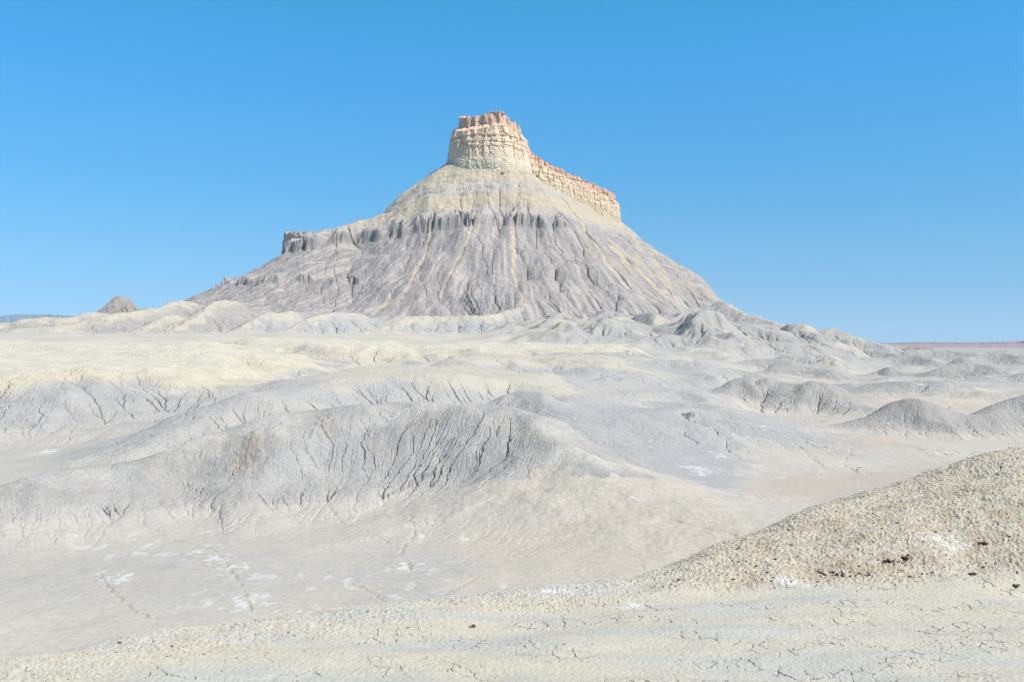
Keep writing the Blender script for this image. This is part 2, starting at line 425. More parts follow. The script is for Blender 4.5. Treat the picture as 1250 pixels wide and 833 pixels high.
oth = (HID == 101) | np.isin(HID, [i + 1 for i, h in enumerate(HILLS) if h[0] in ("foot", "skirt", "shoulder", "chain")]) | (cha > .2)
Z = Z + np.where(oth & ~isb, .5 * fbm(GX / 9, GY / 9, 3, 482), 0)
print("beds", round(time.time() - T0, 1))
PYZ = HOR - (Z - EYE) / GY * FOC


def on_land(px, py, Ra, Rb):
    """the point of the ground seen in direction (px, py) between two distances"""
    j = int(np.argmin(np.abs(AZ - math.atan((px - 625) / FOC))))
    ii = np.where((RR > Ra) & (RR < Rb))[0]
    ok = ii[PYZ[ii, j] <= py]
    i = ok[0] if len(ok) else ii[np.argmin(np.abs(PYZ[ii, j] - py))]
    return GX[i, j], GY[i, j], Z[i, j]



# crumbling beds under the crest of the nearest hill, a rough skin on the nearer hills
crumb = (HID == 1) * sstep(.6, 2, DTOP) * sstep(8, 4.5, DTOP) * sstep(195, 225, PX) * sstep(520, 470, PX) * sstep(.0, .35, fbm(GX / 9, GY / 9, 3, 590))
Z = Z + crumb * (.28 * ridged(GX / 2.2, GY / 2.2, 3, 591) + .05 * rng.standard_normal(Z.shape))
skin = (HID > 0) * (R2 < 430) * (HID < 90)
Z = Z + skin * (.045 * fbm(GX / 1.1, GY / 1.6, 2, 592) + .004 * rng.standard_normal(Z.shape))
# washes: narrow winding cuts across the flats and down the gullied edges
WASHES = [([(500, 628), (505, 655), (490, 672), (500, 695), (492, 700)], .5), ([(430, 712), (450, 722), (472, 735)], .4), ([(785, 622), (812, 634), (840, 640), (905, 655)], .45), ([(120, 700), (150, 735), (178, 752), (200, 757)], .45),
          ([(262, 672), (280, 695), (300, 725), (306, 748)], .35), ([(150, 615), (190, 650), (240, 668), (262, 672)], .3), ([(395, 600), (420, 640), (470, 660), (490, 672)], .35), ([(530, 735), (550, 722), (590, 700)], .3),
          ([(905, 522), (940, 525), (968, 531), (985, 536), (1010, 548)], .8), ([(980, 545), (992, 560), (1002, 568), (1015, 573)], .8), ([(1040, 548), (1030, 565), (1045, 577)], .8), ([(1128, 490), (1160, 494), (1182, 497)], 1.0),
          ([(80, 452), (76, 470), (78, 490), (86, 506)], .9), ([(146, 454), (152, 478), (166, 492), (190, 506), (235, 512)], .9), ([(176, 455), (186, 470), (220, 476)], .8), ([(100, 458), (96, 468)], .9),
          ([(1000, 470), (998, 485), (1000, 498)], .6), ([(640, 330 + 300), (700, 640), (770, 625)], .25), ([(60, 640), (110, 655), (150, 662), (195, 652)], .25), ([(610, 690), (640, 672), (700, 655)], .25)]
WASH = np.zeros(Z.shape)
for pts_, wd in WASHES:
    wd = wd * .55
    P = []
    for a, b in pts_:
        q = on_land(a, b, 90, 900); P.append((q[0], q[1], 0))
    P = smooth_line(P, 4)
    xs = [p[0] for p in P]; ys = [p[1] for p in P]
    m = (GX > min(xs) - 12) & (GX < max(xs) + 12) & (GY > min(ys) - 25) & (GY < max(ys) + 25)
    X = GX[m]; Y = GY[m]; sc = wd * 7
    dd, _, _ = seg_dist(X + wd * 2.2 * fbm(X / sc, Y / sc, 3, 600), Y + wd * 2.2 * fbm(X / sc + 5, Y / sc, 3, 601), P)
    ww = wd * np.clip(.55 + .9 * perlin(X / (wd * 12), Y / (wd * 12), 602), .12, 1.2)
    WASH[m] = np.maximum(WASH[m], np.exp(-(dd / ww) ** 2))
    Z[m] -= .75 * wd * np.exp(-(dd / ww) ** 2)

# ------------------------------------------------------------------ ground colours (dry surface colours of the beds and sediments)
C_FLOOR = alb(212, 207, 198); C_GREY = alb(196, 193, 190); C_BLUE = alb(188, 187, 188); C_YEL = alb(216, 209, 190); C_CREAM = alb(224, 220, 208)
C_WARM = alb(211, 204, 192); C_SALT = alb(246, 246, 247); C_BUTG = alb(177, 171, 170); C_TAN = alb(209, 196, 171); C_SAND = alb(222, 207, 180)
C_ORNG = alb(212, 160, 128); C_DARK = alb(176, 172, 169); C_BROWN = alb(172, 152, 132)


def mix(a, b, t):
    return a + (b - a) * t[..., None]


n1 = fbm(GX / R2 * 9 + 3, LR[:, None] * 9 + 0 * GX, 4, 501)
n2 = fbm(GX / 60, GY / 60, 4, 502)
n3 = fbm(GX / 18, GY / 18, 3, 503)
slope_g = np.hypot(np.gradient(Z, axis=0) / DYC, np.gradient(Z, axis=1) / DXC)
col = np.empty(Z.shape + (3,)); col[:] = C_FLOOR
col = mix(col, C_GREY + 0 * col, np.clip(.35 + .6 * n2, 0, 1))
col = mix(col, C_WARM + 0 * col, sstep(.0, .7, n1) * .5 * sstep(250, 120, R2))
basin = sstep(880, 960, PX) * sstep(230, 300, R2) * sstep(1500, 900, R2)
col = mix(col, C_WARM + 0 * col, basin * np.clip(.5 + .8 * n2, 0, 1))
on = sstep(.2, 5.0, Z0 - ZB + 1.2 * n3 + 1.0 * n2)
col = mix(col, mix(C_GREY + 0 * col, C_BLUE + 0 * col, np.clip(.4 + .7 * n2 + .2 * n3, 0, 1)), on)


def hmask(*nm):
    ids = [i + 1 for i, h in enumerate(HILLS) if h[0] in nm]
    return np.isin(HID, ids)


def zone(pts_, color, strength, warp, soft, keep=None):
    """a patch of ground of another clay, outlined on the ground"""
    P = []
    for a, b in pts_:
        q = on_land(a, b, 90, 900); P.append((q[0], q[1], 0))
    xs = [p[0] for p in P]; ys = [p[1] for p in P]
    m = (GX > min(xs) - 30) & (GX < max(xs) + 30) & (GY > min(ys) - 40) & (GY < max(ys) + 40)
    X = GX[m] + warp * fbm(GX[m] / (warp * 3), GY[m] / (warp * 3), 4, 620); Y = GY[m] + warp * fbm(GX[m] / (warp * 3) + 4, GY[m] / (warp * 3), 4, 621)
    dd, _, _ = seg_dist(X, Y, P, True)
    dd = np.where(inside(X, Y, P), -dd, dd)
    col[m] = mix(col[m], color + 0 * col[m], strength * sstep(soft, -soft, dd))


zone([(640, 500), (700, 508), (760, 503), (850, 505), (890, 530), (915, 570), (905, 590), (870, 598), (890, 610), (965, 643), (900, 640), (830, 612), (760, 585), (690, 540)], alb(186, 186, 188), .9, 4, 2.0)
zone([(910, 590), (960, 580), (1040, 576), (1130, 578), (1140, 590), (1040, 600), (980, 622), (930, 612)], alb(208, 196, 183), .8, 5, 3.5)
zone([(1000, 528), (1060, 530), (1110, 545), (1060, 552), (1000, 542)], alb(206, 192, 176), .7, 6, 4)
zone([(520, 655), (640, 640), (760, 615), (860, 625), (950, 645), (900, 680), (790, 708), (640, 722), (540, 725), (560, 690)], alb(212, 204, 191), .8, 4, 2.5)
zone([(1000, 488), (1060, 484), (1150, 482), (1250, 480), (1250, 490), (1150, 496), (1060, 492)], alb(216, 205, 190), .6, 8, 5)
yt = np.zeros(Z.shape)
m = hmask("plateau"); col[m] = mix(col, alb(230, 225, 209) + 0 * col, sstep(2.5, .5, DTOP) * .8)[m]
m = hmask("plateau"); yt[m] = (sstep(11, 4, DTOP + 2.2 * n3 + 2 * n2 + 5 * fbm(GX / 38, GY / 60, 2, 546)) * (.35 + .65 * sstep(.3, 1.8, DTOP)))[m]
m = hmask("rilled", "hollow"); yt[m] = .65 * (sstep(360, 430, PX) * sstep(5.5, 1.5, DTOP + 2.5 * n3 + 2 * n2))[m]
m = hmask("shoulder"); col[m] = mix(col, alb(182, 176, 172) + 0 * col, on * .8)[m]
m = hmask("skirt", "shoulder"); yt[m] = .75 * (sstep(13, 2, DTOP + 4 * n3 + 5 * n2))[m]
m = hmask("foot", "chain"); yt[m] = .45 * (sstep(6, 1, DTOP + 4 * n3 + 5 * n2))[m]
col = mix(col, C_YEL + 0 * col, yt)
m = hmask("near"); col[m] = mix(col, C_CREAM + 0 * col, .5 * sstep(.1, .6, n2 + .4 * n3) * sstep(6, 0, DTOP))[m]
m = hmask("near"); col[m] = mix(col, alb(177, 175, 173) + 0 * col, on * np.clip(.35 + .9 * fbm(GX / 22, GY / 12, 4, 561), 0, .9) * sstep(19, 9, DTOP))[m]
m = hmask("near"); col[m] = mix(col, C_BROWN + 0 * col, .16 * sstep(.25, .7, fbm(GX / 6, GY / 9, 3, 560)) * sstep(9, 3, np.abs(DTOP - 4)))[m]
m = hmask("near"); col[m] = mix(col, alb(211, 205, 195) + 0 * col, sstep(12.5, 17, DTOP + 1.5 * n3 + 1.5 * n2) * .85)[m]
col = mix(col, alb(168, 152, 136) + 0 * col, crumb * np.clip(.05 + .3 * n3, 0, .25))
m = hmask("apron"); col[m] = mix(col, alb(212, 204, 191) + 0 * col, np.clip(.8 * on, 0, 1))[m]
m = hmask("fan"); col[m] = mix(col, C_BLUE + 0 * col, .9 * on)[m]
m = hmask("ribbed", "dome", "edge", "cone", "chain"); col[m] = mix(col, C_DARK + 0 * col, on * np.clip(.6 + .5 * n2, 0, 1))[m]
flat_y = sstep(430, 560, R2) * sstep(700, 560, PX) * sstep(1500, 1350, R2) * (HID == 0)
col = mix(col, alb(228, 222, 205) + 0 * col, flat_y * np.clip(.5 + .7 * n2 + .4 * n1, 0, .9))
cham = cha * sstep(2, 8, Z0 - ZB)
col = mix(col, C_GREY * .88 + 0 * col, cham * np.clip(.5 + .5 * n2, 0, 1))
col = mix(col, alb(214, 205, 186) + 0 * col, cha * sstep(.25, .6, fbm(GX / 80, GY / 80, 3, 543)) * .7)
# butte beds by height
hB = Z - tilt + 5 * fbm(GX / 40, GY / 40, 3, 520)
ang = np.arctan2(GX - SPINE[1][0], GY - SPINE[1][1])
stain = fbm(ang * 55 + .5 * perlin(GX / 30, Z / 30, 523), Z / 90, 4, 521, .6)
bc = C_BUTG + 0 * col
bc = mix(bc, C_GREY + 0 * col, np.clip(.2 + .5 * stain + .3 * n2, 0, 1) * sstep(170, 90, hB))
bc = mix(bc, alb(206, 198, 192) + 0 * col, np.clip(1.3 * stain, 0, .8))
bc = mix(bc, alb(160, 153, 151) + 0 * col, np.clip(-1.2 * stain, 0, .6))
bc = mix(bc, alb(198, 192, 190) + 0 * col, sstep(274, 280, hB) * .7)
bc = mix(bc, C_TAN + 0 * col, sstep(280, 304, hB + 9 * n3 + 4 * stain) * sstep(340, 322, hB) * .85)
bc = mix(bc, alb(204, 196, 184) + 0 * col, sstep(332, 340, hB) * .8)
bc = mix(bc, alb(212, 199, 172) + 0 * col, sstep(354, 364, hB) * .75)
talus = sstep(3.4, 5.2, FLOW) * sstep(.2, .45, slope_g) * sstep(80, 130, hB)
bc = mix(bc, C_SAND + 0 * col, talus * np.clip(.2 + .7 * n2, 0, .7))
bc = mix(bc, C_SAND * np.array([1.02, .99, .95]) + 0 * col, chute * np.clip(.65 + .6 * n3 + .4 * stain, 0, .9))
rt = sstep(60, 260, GX) * sstep(100, 180, hB)
bc = mix(bc, C_TAN + 0 * col, rt * np.clip(.15 + .9 * fbm(GX / 30, GY / 90, 3, 522), 0, .8))
col = np.where((HID == 100)[..., None], bc, col)
col = np.where((HID == 101)[..., None], mix(C_DARK + 0 * col, alb(176, 165, 158) + 0 * col, np.clip(.5 + n3, 0, 1)), col)
channel_tone = sstep(5.2, 6.6, FLOW) * sstep(.3, .12, slope_g) * (R2 < 900) * (HID != 100) * np.clip(.5 + 1.2 * fbm(GX / 20, GY / 20, 2, 545), 0, 1)
col = mix(col, alb(184, 170, 152) + 0 * col, np.maximum(channel_tone * .5, .5 * WASH))  # browner along the washes and the main drainage lines of the flats
# white salt: crusts in and beside the washes
salt = np.zeros(Z.shape)
for px, py, rad in ((265, 682, 4.5), (240, 674, 2.5), (288, 692, 3), (300, 738, 3.5), (312, 728, 2), (145, 706, 3.2), (128, 698, 1.6), (360, 754, 3), (495, 692, 3), (512, 655, 2.2), (565, 660, 1.8), (92, 654, 1.5), (500, 640, 1.6), (740, 592, 3.4), (722, 618, 2.2), (775, 610, 2.4),
                    (850, 573, 6), (905, 534, 6), (930, 520, 5), (880, 556, 4), (60, 552, 5), (150, 551, 3.2), (640, 470, 6), (1075, 515, 5), (1180, 515, 5), (660, 455, 7), (900, 470, 8), (880, 440, 10), (990, 455, 14), (1120, 470, 12), (1200, 460, 14)):
    q = on_land(px, py, 90, 900)
    rad = rad * .62
    m = np.hypot(GX - q[0], (GY - q[1]) / 1.6) < rad * 2
    X = GX[m]; Y = GY[m]
    g = 1 - np.hypot(X - q[0], (Y - q[1]) / 1.6) / (rad * 1.5)
    salt[m] = np.maximum(salt[m], sstep(.05, .5, g * .9 + .7 * fbm(X / rad * 1.4, Y / rad * 1.1, 5, 700 + int(px), .75) - .42))
salt2 = sstep(.3, .7, fbm(GX / 2.5, GY / 5, 3, 540)) * sstep(.1, .5, fbm(GX / 28, GY / 28, 2, 541)) * sstep(.3, .12, slope_g) * (R2 < 700)
col = mix(col, C_SALT + 0 * col, np.clip(np.maximum(.7 * salt * sstep(.32, .16, slope_g), .35 * salt2), 0, 1))
col = np.clip(col, .02, .62)
print("colours", round(time.time() - T0, 1))


# ------------------------------------------------------------------ materials
def earth_material(name, grain, bump, rough=.95, spots=.12):
    mt = bpy.data.materials.new(name); mt.use_nodes = True
    nt = mt.node_tree; N = nt.nodes; L = nt.links
    bs = N["Principled BSDF"]
    bs.inputs["Roughness"].default_value = rough
    bs.inputs["Specular IOR Level"].default_value = .12
    at = N.new("ShaderNodeAttribute"); at.attribute_name = "soil"
    tc = N.new("ShaderNodeTexCoord")
    mp = N.new("ShaderNodeMapping"); L.new(tc.outputs["Object"], mp.inputs[0])
    nz = N.new("ShaderNodeTexNoise"); nz.inputs["Scale"].default_value = 1 / grain; nz.inputs["Detail"].default_value = 8; nz.inputs["Roughness"].default_value = .65
    L.new(mp.outputs[0], nz.inputs["Vector"])
    mr = N.new("ShaderNodeMapRange"); mr.inputs[1].default_value = .25; mr.inputs[2].default_value = .75
    mr.inputs[3].default_value = 1 - spots; mr.inputs[4].default_value = 1 + spots
    L.new(nz.outputs["Fac"], mr.inputs[0])
    vm = N.new("ShaderNodeVectorMath"); vm.operation = "SCALE"
    L.new(at.outputs["Color"], vm.inputs[0]); L.new(mr.outputs[0], vm.inputs["Scale"])
    L.new(vm.outputs[0], bs.inputs["Base Color"])
    bp = N.new("ShaderNodeBump"); bp.inputs["Strength"].default_value = .6; bp.inputs["Distance"].default_value = bump
    L.new(nz.outputs["Fac"], bp.inputs["Height"]); L.new(bp.outputs[0], bs.inputs["Normal"])
    return mt


M_HILL = earth_material("dry shale", .8, .14, spots=.17)
M_FAR = earth_material("weathered shale slopes", 11, 1.5, spots=.18)
M_NEAR = earth_material("cracked clay", .05, .006, spots=.10)
M_ROCK = earth_material("sandstone", 9, 1.2, spots=.16)


def grid_faces(n, c):
    i = np.arange((n - 1) * (c - 1)); r, q = i // (c - 1), i % (c - 1)
    a = r * c + q
    return np.stack([a, a + 1, a + c + 1, a + c], 1)


def mesh_from(name, verts, faces, colors, mat, parent=None, smooth=True):
    me = bpy.data.meshes.new(name)
    nv, nf = len(verts), len(faces); k = faces.shape[1]
    me.vertices.add(nv); me.vertices.foreach_set("co", np.ascontiguousarray(verts, dtype=np.float32).ravel())
    me.loops.add(nf * k); me.loops.foreach_set("vertex_index", np.ascontiguousarray(faces, dtype=np.int32).ravel())
    me.polygons.add(nf); me.polygons.foreach_set("loop_start", np.arange(0, nf * k, k, dtype=np.int32))
    me.polygons.foreach_set("use_smooth", np.full(nf, smooth))
    if colors is not None:
        at = me.attributes.new("soil", "FLOAT_COLOR", "POINT")
        at.data.foreach_set("color", np.concatenate([colors, np.ones((nv, 1))], 1).astype(np.float32).ravel())
    me.update(calc_edges=True)
    me.materials.append(mat)
    o = bpy.data.objects.new(name, me); COL.objects.link(o)
    if parent is not None:
        o.parent = parent
    return o


def tag(o, label=None, cat=None, group=None, kind=None):
    for k, v in (("label", label), ("category", cat), ("group", group), ("kind", kind)):
        if v:
            o[k] = v
    return o


# ------------------------------------------------------------------ split the landscape into its landforms
V = np.stack([GX, GY, Z], -1).reshape(-1, 3)
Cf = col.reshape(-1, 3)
FQ = grid_faces(*Z.shape)
fid = HID.ravel()[FQ[:, 0]]
GROUP = {}
for i, h in enumerate(HILLS):
    GROUP.setdefault(h[0], []).append(i + 1)
LABEL = {
    "near": "large pale grey clay hill with dark gullies down its front, nearest of the hills",
    "apron": "smooth beige clay apron running down beside the nearest gullied hill",
    "tail": "low grey ridge tailing off from the yellow topped rilled hill",
    "fan": "smooth blue grey slope behind the end of the nearest gullied hill",
    "rilled": "yellow topped rilled hill behind the nearest gullied hill",
    "plateau": "low cream yellow plateau with scalloped gullied edge below the butte",
    "hollow": "grey hill with a hollow yellow rilled front in mid distance",
    "knoll": "low rounded blue grey clay knolls between the plateau and the basin",
    "ribbed": "ribbed dark grey hills and low mounds scattered over the flat basin",
    "dome": "dark domed grey hill with a saddle beside the sandy basin",
    "edge": "small dark grey hill at the far edge of the basin",
    "cone": "tiny dark cone hill standing alone on the far basin",
    "chain": "chain of small sharp grey ridges along the horizon",
    "foot": "crumpled grey foothills at the butte's long lower flank",
    "skirt": "pale yellow topped ridges along the foot of the butte",
    "shoulder": "yellow grey ridges under the small pyramid knob",
}


def cut_out(name, mask, mat, parent=None, smooth=False):
    f = FQ[mask]
    used, inv = np.unique(f, return_inverse=True)
    return mesh_from(name, V[used], inv.reshape(f.shape), Cf[used], mat, parent, smooth)


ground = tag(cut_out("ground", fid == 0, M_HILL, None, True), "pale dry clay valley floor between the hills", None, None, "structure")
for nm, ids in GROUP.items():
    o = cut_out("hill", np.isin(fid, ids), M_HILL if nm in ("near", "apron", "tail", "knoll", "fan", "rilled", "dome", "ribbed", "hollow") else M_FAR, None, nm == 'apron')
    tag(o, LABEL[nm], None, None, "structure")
butte = tag(bpy.data.objects.new("butte", None), "towering layered butte with orange caprock tower above grey gullied slopes", "butte")
butte.location = (place(590, 300, 2000)[0], 2000, 50); COL.objects.link(butte)
bpy.context.view_layer.update()


def adopt(o):
    o.parent = butte; o.matrix_parent_inverse = butte.matrix_world.inverted()


adopt(cut_out("slope", fid == 100, M_FAR, None, False))
knob = tag(cut_out("small_butte", fid == 101, M_FAR), "small dark grey pyramid knob on the ridge far beside the butte", "small butte")
print("landforms", round(time.time() - T0, 1))


# ------------------------------------------------------------------ caprock cliffs of the butte
def cliff(name, outline, ztop, zbot, flare, seed, steps, tint, axis):
    """closed wall following outline (x, y): joints, blocks and ledges; ztop/zbot per outline point"""
    P = np.array(outline, float); n0 = len(P)
    Q = np.vstack([P, P[:1]]); L = np.concatenate([[0], np.cumsum(np.hypot(*np.diff(Q, axis=0).T))])
    per = L[-1]; ns = int(per / .8); s = np.linspace(0, per, ns, endpoint=False)
    ext = lambda v: np.interp(s, L, np.append(v, v[0]))
    x = ext(P[:, 0]); y = ext(P[:, 1])
    ker = np.hanning(25) ** 3; ker /= ker.sum()
    wrap = lambda v: np.convolve(np.concatenate([v[-12:], v, v[:12]]), ker, "valid")
    x, y = wrap(x), wrap(y)
    zt = ext(np.array(ztop)); zb_ = ext(np.array(zbot))
    tx = np.roll(x, -1) - np.roll(x, 1); ty = np.roll(y, -1) - np.roll(y, 1); l = np.hypot(tx, ty)
    nx, ny = ty / l, -tx / l
    ar = np.sum(x * np.roll(y, -1) - y * np.roll(x, -1))
    if ar < 0:
        nx, ny = -nx, -ny
    nt = steps; t = np.linspace(0, 1, nt)[:, None]
    S = np.repeat(s[None], nt, 0)
    blk = (voronoi(s / 11.0, 0 * s, seed, .8)[2] - .5)
    zt = zt + 3.8 * blk + 2.0 * (voronoi(s / 4.5, 0 * s, seed + 3, .8)[2] - .5)
    zz = zb_[None] + t * (zt - zb_)[None]
    best = np.full(ns, 1e9); cx = np.zeros(ns); cy = np.zeros(ns)
    for a, b in zip(axis[:-1], axis[1:]):
        ex, ey = b[0] - a[0], b[1] - a[1]
        u = np.clip(((x - a[0]) * ex + (y - a[1]) * ey) / (ex * ex + ey * ey), 0, 1)
        q = np.hypot(x - a[0] - u * ex, y - a[1] - u * ey); mq = q < best
        best = np.where(mq, q, best); cx = np.where(mq, a[0] + u * ex, cx); cy = np.where(mq, a[1] + u * ey, cy)
    warpS = S + 1.6 * perlin(S / 9, zz / 14, seed + 1)
    f1, f2, v = voronoi(warpS / 9.0, zz / 24.0, seed + 2, .9)
    g1, g2, w_ = voronoi(warpS / 4.0, zz / 9.0, seed + 4, .9)
    joint = np.minimum((f2 - f1) * 6, 1); j2 = np.minimum((g2 - g1) * 5, 1)
    off = 3.4 * (v - .5) - 2.0 * (1 - joint) + 1.3 * (w_ - .5) - .7 * (1 - j2)
    rib = 1 - np.abs(perlin(S / 16, zz / 90, seed + 5)) * 2
    off = off + 2.3 * rib
    led = np.floor(zz / 6.0 + .35 * perlin(S / 30, zz / 8, seed + 6))
    bedn = _hv[_h(led.astype(np.int64), 0 * led.astype(np.int64), seed)]
    off = off + 1.8 * (bedn - .5)
    off = off * (.45 + .55 * sstep(.25, .5, t))
    tv = np.clip((t - .24) / .76, 0, 1)
    off = off + flare * (.10 * (1 - tv) + .48 * sstep(.80, .70, tv + .03 * perlin(s / 12, 0 * s, seed + 13)[None]) + .42 * np.clip(1 - tv / .72, 0, 1))
    off = off + .4 * fbm(S / 3, zz / 3, 2, seed + 8)
    vx = x[None] + nx[None] * off; vy = y[None] + ny[None] * off
    rows = [np.stack([vx, vy, zz], -1)]
    kcap = 14
    for k in range(1, kcap + 1):
        u = k / kcap
        cxk = vx[-1] * (1 - u) + (cx + (x - cx) * .03) * u; cyk = vy[-1] * (1 - u) + (cy + (y - cy) * .03) * u
        bl = (voronoi(cxk / 9, cyk / 9, seed + 11, .9)[2] - .4) * 4
        zk = zt + bl * min(u * 4, 1)
        rows.append(np.stack([cxk, cyk, zk], -1)[None])
    VV = np.concatenate(rows, 0); n, c = VV.shape[:2]
    F_ = grid_faces(n, c + 1) ; F_ = (F_ // (c + 1)) * c + (F_ % (c + 1)) % c
    Zc = VV[..., 2]; rel = (Zc - np.append(zb_, zb_)[None, :ns]) / np.maximum(zt - zb_, 1)[None]
    Sx = np.repeat(s[None], n, 0)
    cc = tint(Sx, Zc, rel, np.vstack([v, np.repeat(v[-1:], kcap, 0)]), bedn=np.vstack([bedn, np.repeat(bedn[-1:], kcap, 0)]))
    o = mesh_from(name, VV.reshape(-1, 3), F_, cc.reshape(-1, 3), M_ROCK, smooth=False)
    adopt(o)
    return o


def tower_tint(S, Zc, rel, v, bedn):
    alb = lambda r, g, b: globals()['alb'](r, g, b, .76)
    C_ORNG = alb(210, 166, 144)
    c = np.empty(S.shape + (3,)); c[:] = alb(224, 204, 178)
    c = mix(c, alb(208, 198, 178) + 0 * c, sstep(.45, .25, rel + .06 * perlin(S / 20, Zc / 20, 1)))
    c = mix(c, alb(206, 196, 176) + 0 * c, .5 * (bedn > .6) * (rel < .5))
    st = fbm(S / 5, Zc / 40, 3, 71)
    c = mix(c, alb(196, 158, 134) + 0 * c, np.clip(st * 1.2 - .1, 0, .6) * sstep(.3, .6, rel))
    c = mix(c, C_ORNG * np.array([.95, 1, 1.02]) + 0 * c, sstep(.72, .82, rel + .07 * perlin(S / 14, Zc / 14, 3)) * (.35 + .4 * v))
    return c


def ridge_tint(S, Zc, rel, v, bedn):
    alb = lambda r, g, b: globals()['alb'](r, g, b, .74)
    c = np.empty(S.shape + (3,)); c[:] = alb(222, 202, 175)
    c = mix(c, alb(196, 182, 156) + 0 * c, sstep(.55, .35, rel))
    st = fbm(S / 5, Zc / 40, 3, 72)
    c = mix(c, alb(212, 180, 156) + 0 * c, np.clip(st * 1.2, 0, .5) * sstep(.4, .7, rel))
    far = sstep(.74, .86, rel + .06 * perlin(S / 14, Zc / 14, 3))
    c = mix(c, alb(216, 172, 152) + 0 * c, np.clip(far, 0, 1) * (.4 + .4 * v))
    return c


def ring(points, nfront):
    """(px, R, py_top, py_foot) -> outline, ztop, zfoot; the first nfront points run along the side in view, left to right,
    and the far side stands level with them"""
    o, a, b = [], [], []
    fpx_ = [p[0] for p in points[:nfront]]; fR = [p[1] for p in points[:nfront]]
    for px, R, yt_, yb in points:
        Rr = float(np.interp(px, fpx_, fR))
        p = place(px, yt_, R); q = place(px, yb, R)
        o.append(p[:2]); a.append(place(px, yt_, Rr)[2]); b.append(q[2] - 34)
    return o, a, b


tw = ring([(561, 2095, 144, 204), (563, 2062, 144, 204), (572, 2044, 142, 204), (584, 2036, 141, 203), (597, 2032, 139, 202), (603, 2032, 136.5, 202), (614, 2038, 137, 202), (617, 2046, 139, 202), (623, 2060, 147, 202), (630, 2078, 150, 203),
           (634, 2100, 156, 203), (635, 2130, 158, 203), (630, 2150, 156, 203), (612, 2162, 139, 203), (600, 2166, 137, 203), (585, 2164, 141, 204), (570, 2152, 143, 204), (562, 2125, 144, 204)], 11)
cliff("summit_tower", *tw, 27, 900, 150, tower_tint, [place(580, 0, 2095)[:2], place(615, 0, 2105)[:2]])
rw = ring([(622, 2105, 168, 206), (634, 2096, 170, 209), (641, 2100, 175, 211), (647, 2108, 184, 214), (656, 2120, 191, 219), (670, 2144, 200, 226), (688, 2180, 209, 236), (706, 2225, 217, 246), (724, 2270, 225, 255), (738, 2305, 231, 262), (746, 2330, 235, 267),
           (750, 2352, 236, 269), (747, 2378, 236, 269), (735, 2382, 232, 266), (715, 2345, 222, 256), (690, 2290, 211, 245), (664, 2225, 197, 227), (640, 2170, 182, 210), (624, 2135, 170, 206)], 12)
cliff("ridge_wall", *rw, 15, 930, 90, ridge_tint, [place(630, 0, 2118)[:2], place(652, 0, 2160)[:2], place(690, 0, 2235)[:2], place(742, 0, 2362)[:2]])
def block_tint(S, Zc, rel, v, bedn):
    c = np.empty(S.shape + (3,)); c[:] = alb(212, 204, 192, .72)
    c = mix(c, alb(178, 171, 167) + 0 * c, .8 * (bedn > .55) * (rel < .8))
    c = mix(c, alb(212, 205, 192) + 0 * c, sstep(.8, .9, rel))
    return c


bw = ring([(347, 1962, 285, 306), (351, 1940, 284, 308), (360, 1930, 283, 309), (374, 1928, 283, 308), (388, 1935, 283, 305), (398, 1950, 282, 302), (400, 1985, 283, 300), (380, 2000, 283, 300), (356, 1990, 284, 304)], 6)
cliff("shoulder_block", *bw, 5, 960, 60, block_tint, [place(362, 0, 1962)[:2], place(388, 0, 1966)[:2]])
print("cliffs", round(time.time() - T0, 1))

# ------------------------------------------------------------------ far country
def ribbon(name, pts, depth, mat, color, label, rag=.012):
    """a distant mesa: a long block of land with a broken rim; pts = (px, py_top, R)"""
    top = [place(*p) for p in pts]; n = len(top)
    xs = np.interp(np.linspace(0, n - 1, 240), np.arange(n), [p[0] for p in top]); ys = np.interp(np.linspace(0, n - 1, 240), np.arange(n), [p[1] for p in top]); zs = np.interp(np.linspace(0, n - 1, 240), np.arange(n), [p[2] for p in top])
    rowsv = []
    r = np.hypot(xs, ys)
    for k, (dd, hh) in enumerate(((-.16, 0), (-.10, .35), (-.05, .62), (-.03, .68), (-.02, .97), (0, 1.0), (.3, 1.0), (.45, 0))):
        w = 1 + dd * depth + .02 * fbm(np.arange(240) / 14 + k * .1, np.zeros(240) + k * .15, 3, 700) * depth
        zz = (-2 + (zs + 2) * hh) * (1 + rag * fbm(np.arange(240) / 20, np.zeros(240) + k * .1, 3, 710) * (0 < hh))
        rowsv.append(np.stack([xs * w, ys * w, zz], -1))
    VV = np.stack(rowsv)
    cc = np.empty(VV.shape); cc[:] = color[0]; cc[3:6] = color[1]
    return tag(mesh_from(name, VV.reshape(-1, 3), grid_faces(*VV.shape[:2]), cc.reshape(-1, 3), mat, smooth=True), label, None, None, "structure")


ribbon("mountain", [(-420, 378, 24000), (-150, 384, 24000), (0, 386, 24000), (22, 384, 24000), (60, 384, 24000), (85, 386, 24000), (140, 390, 24000), (230, 398, 24000), (330, 412, 24000)], .5, M_FAR, (alb(124, 132, 144), alb(124, 132, 144)), "haze blue mesa far away on the horizon behind the yellow ridges")  # blue of the distant haze is mixed into this mesa's rock colour
ribbon("mountain", [(980, 421, 11000), (1060, 419.5, 11000), (1120, 418, 11000), (1180, 418.5, 11000), (1215, 418, 11000), (1250, 416.5, 11000), (1350, 416, 11000), (1600, 417, 11000)], .5, M_FAR, (alb(192, 152, 148), alb(168, 134, 132)), "pink red mesa far away on the horizon beyond the basin")
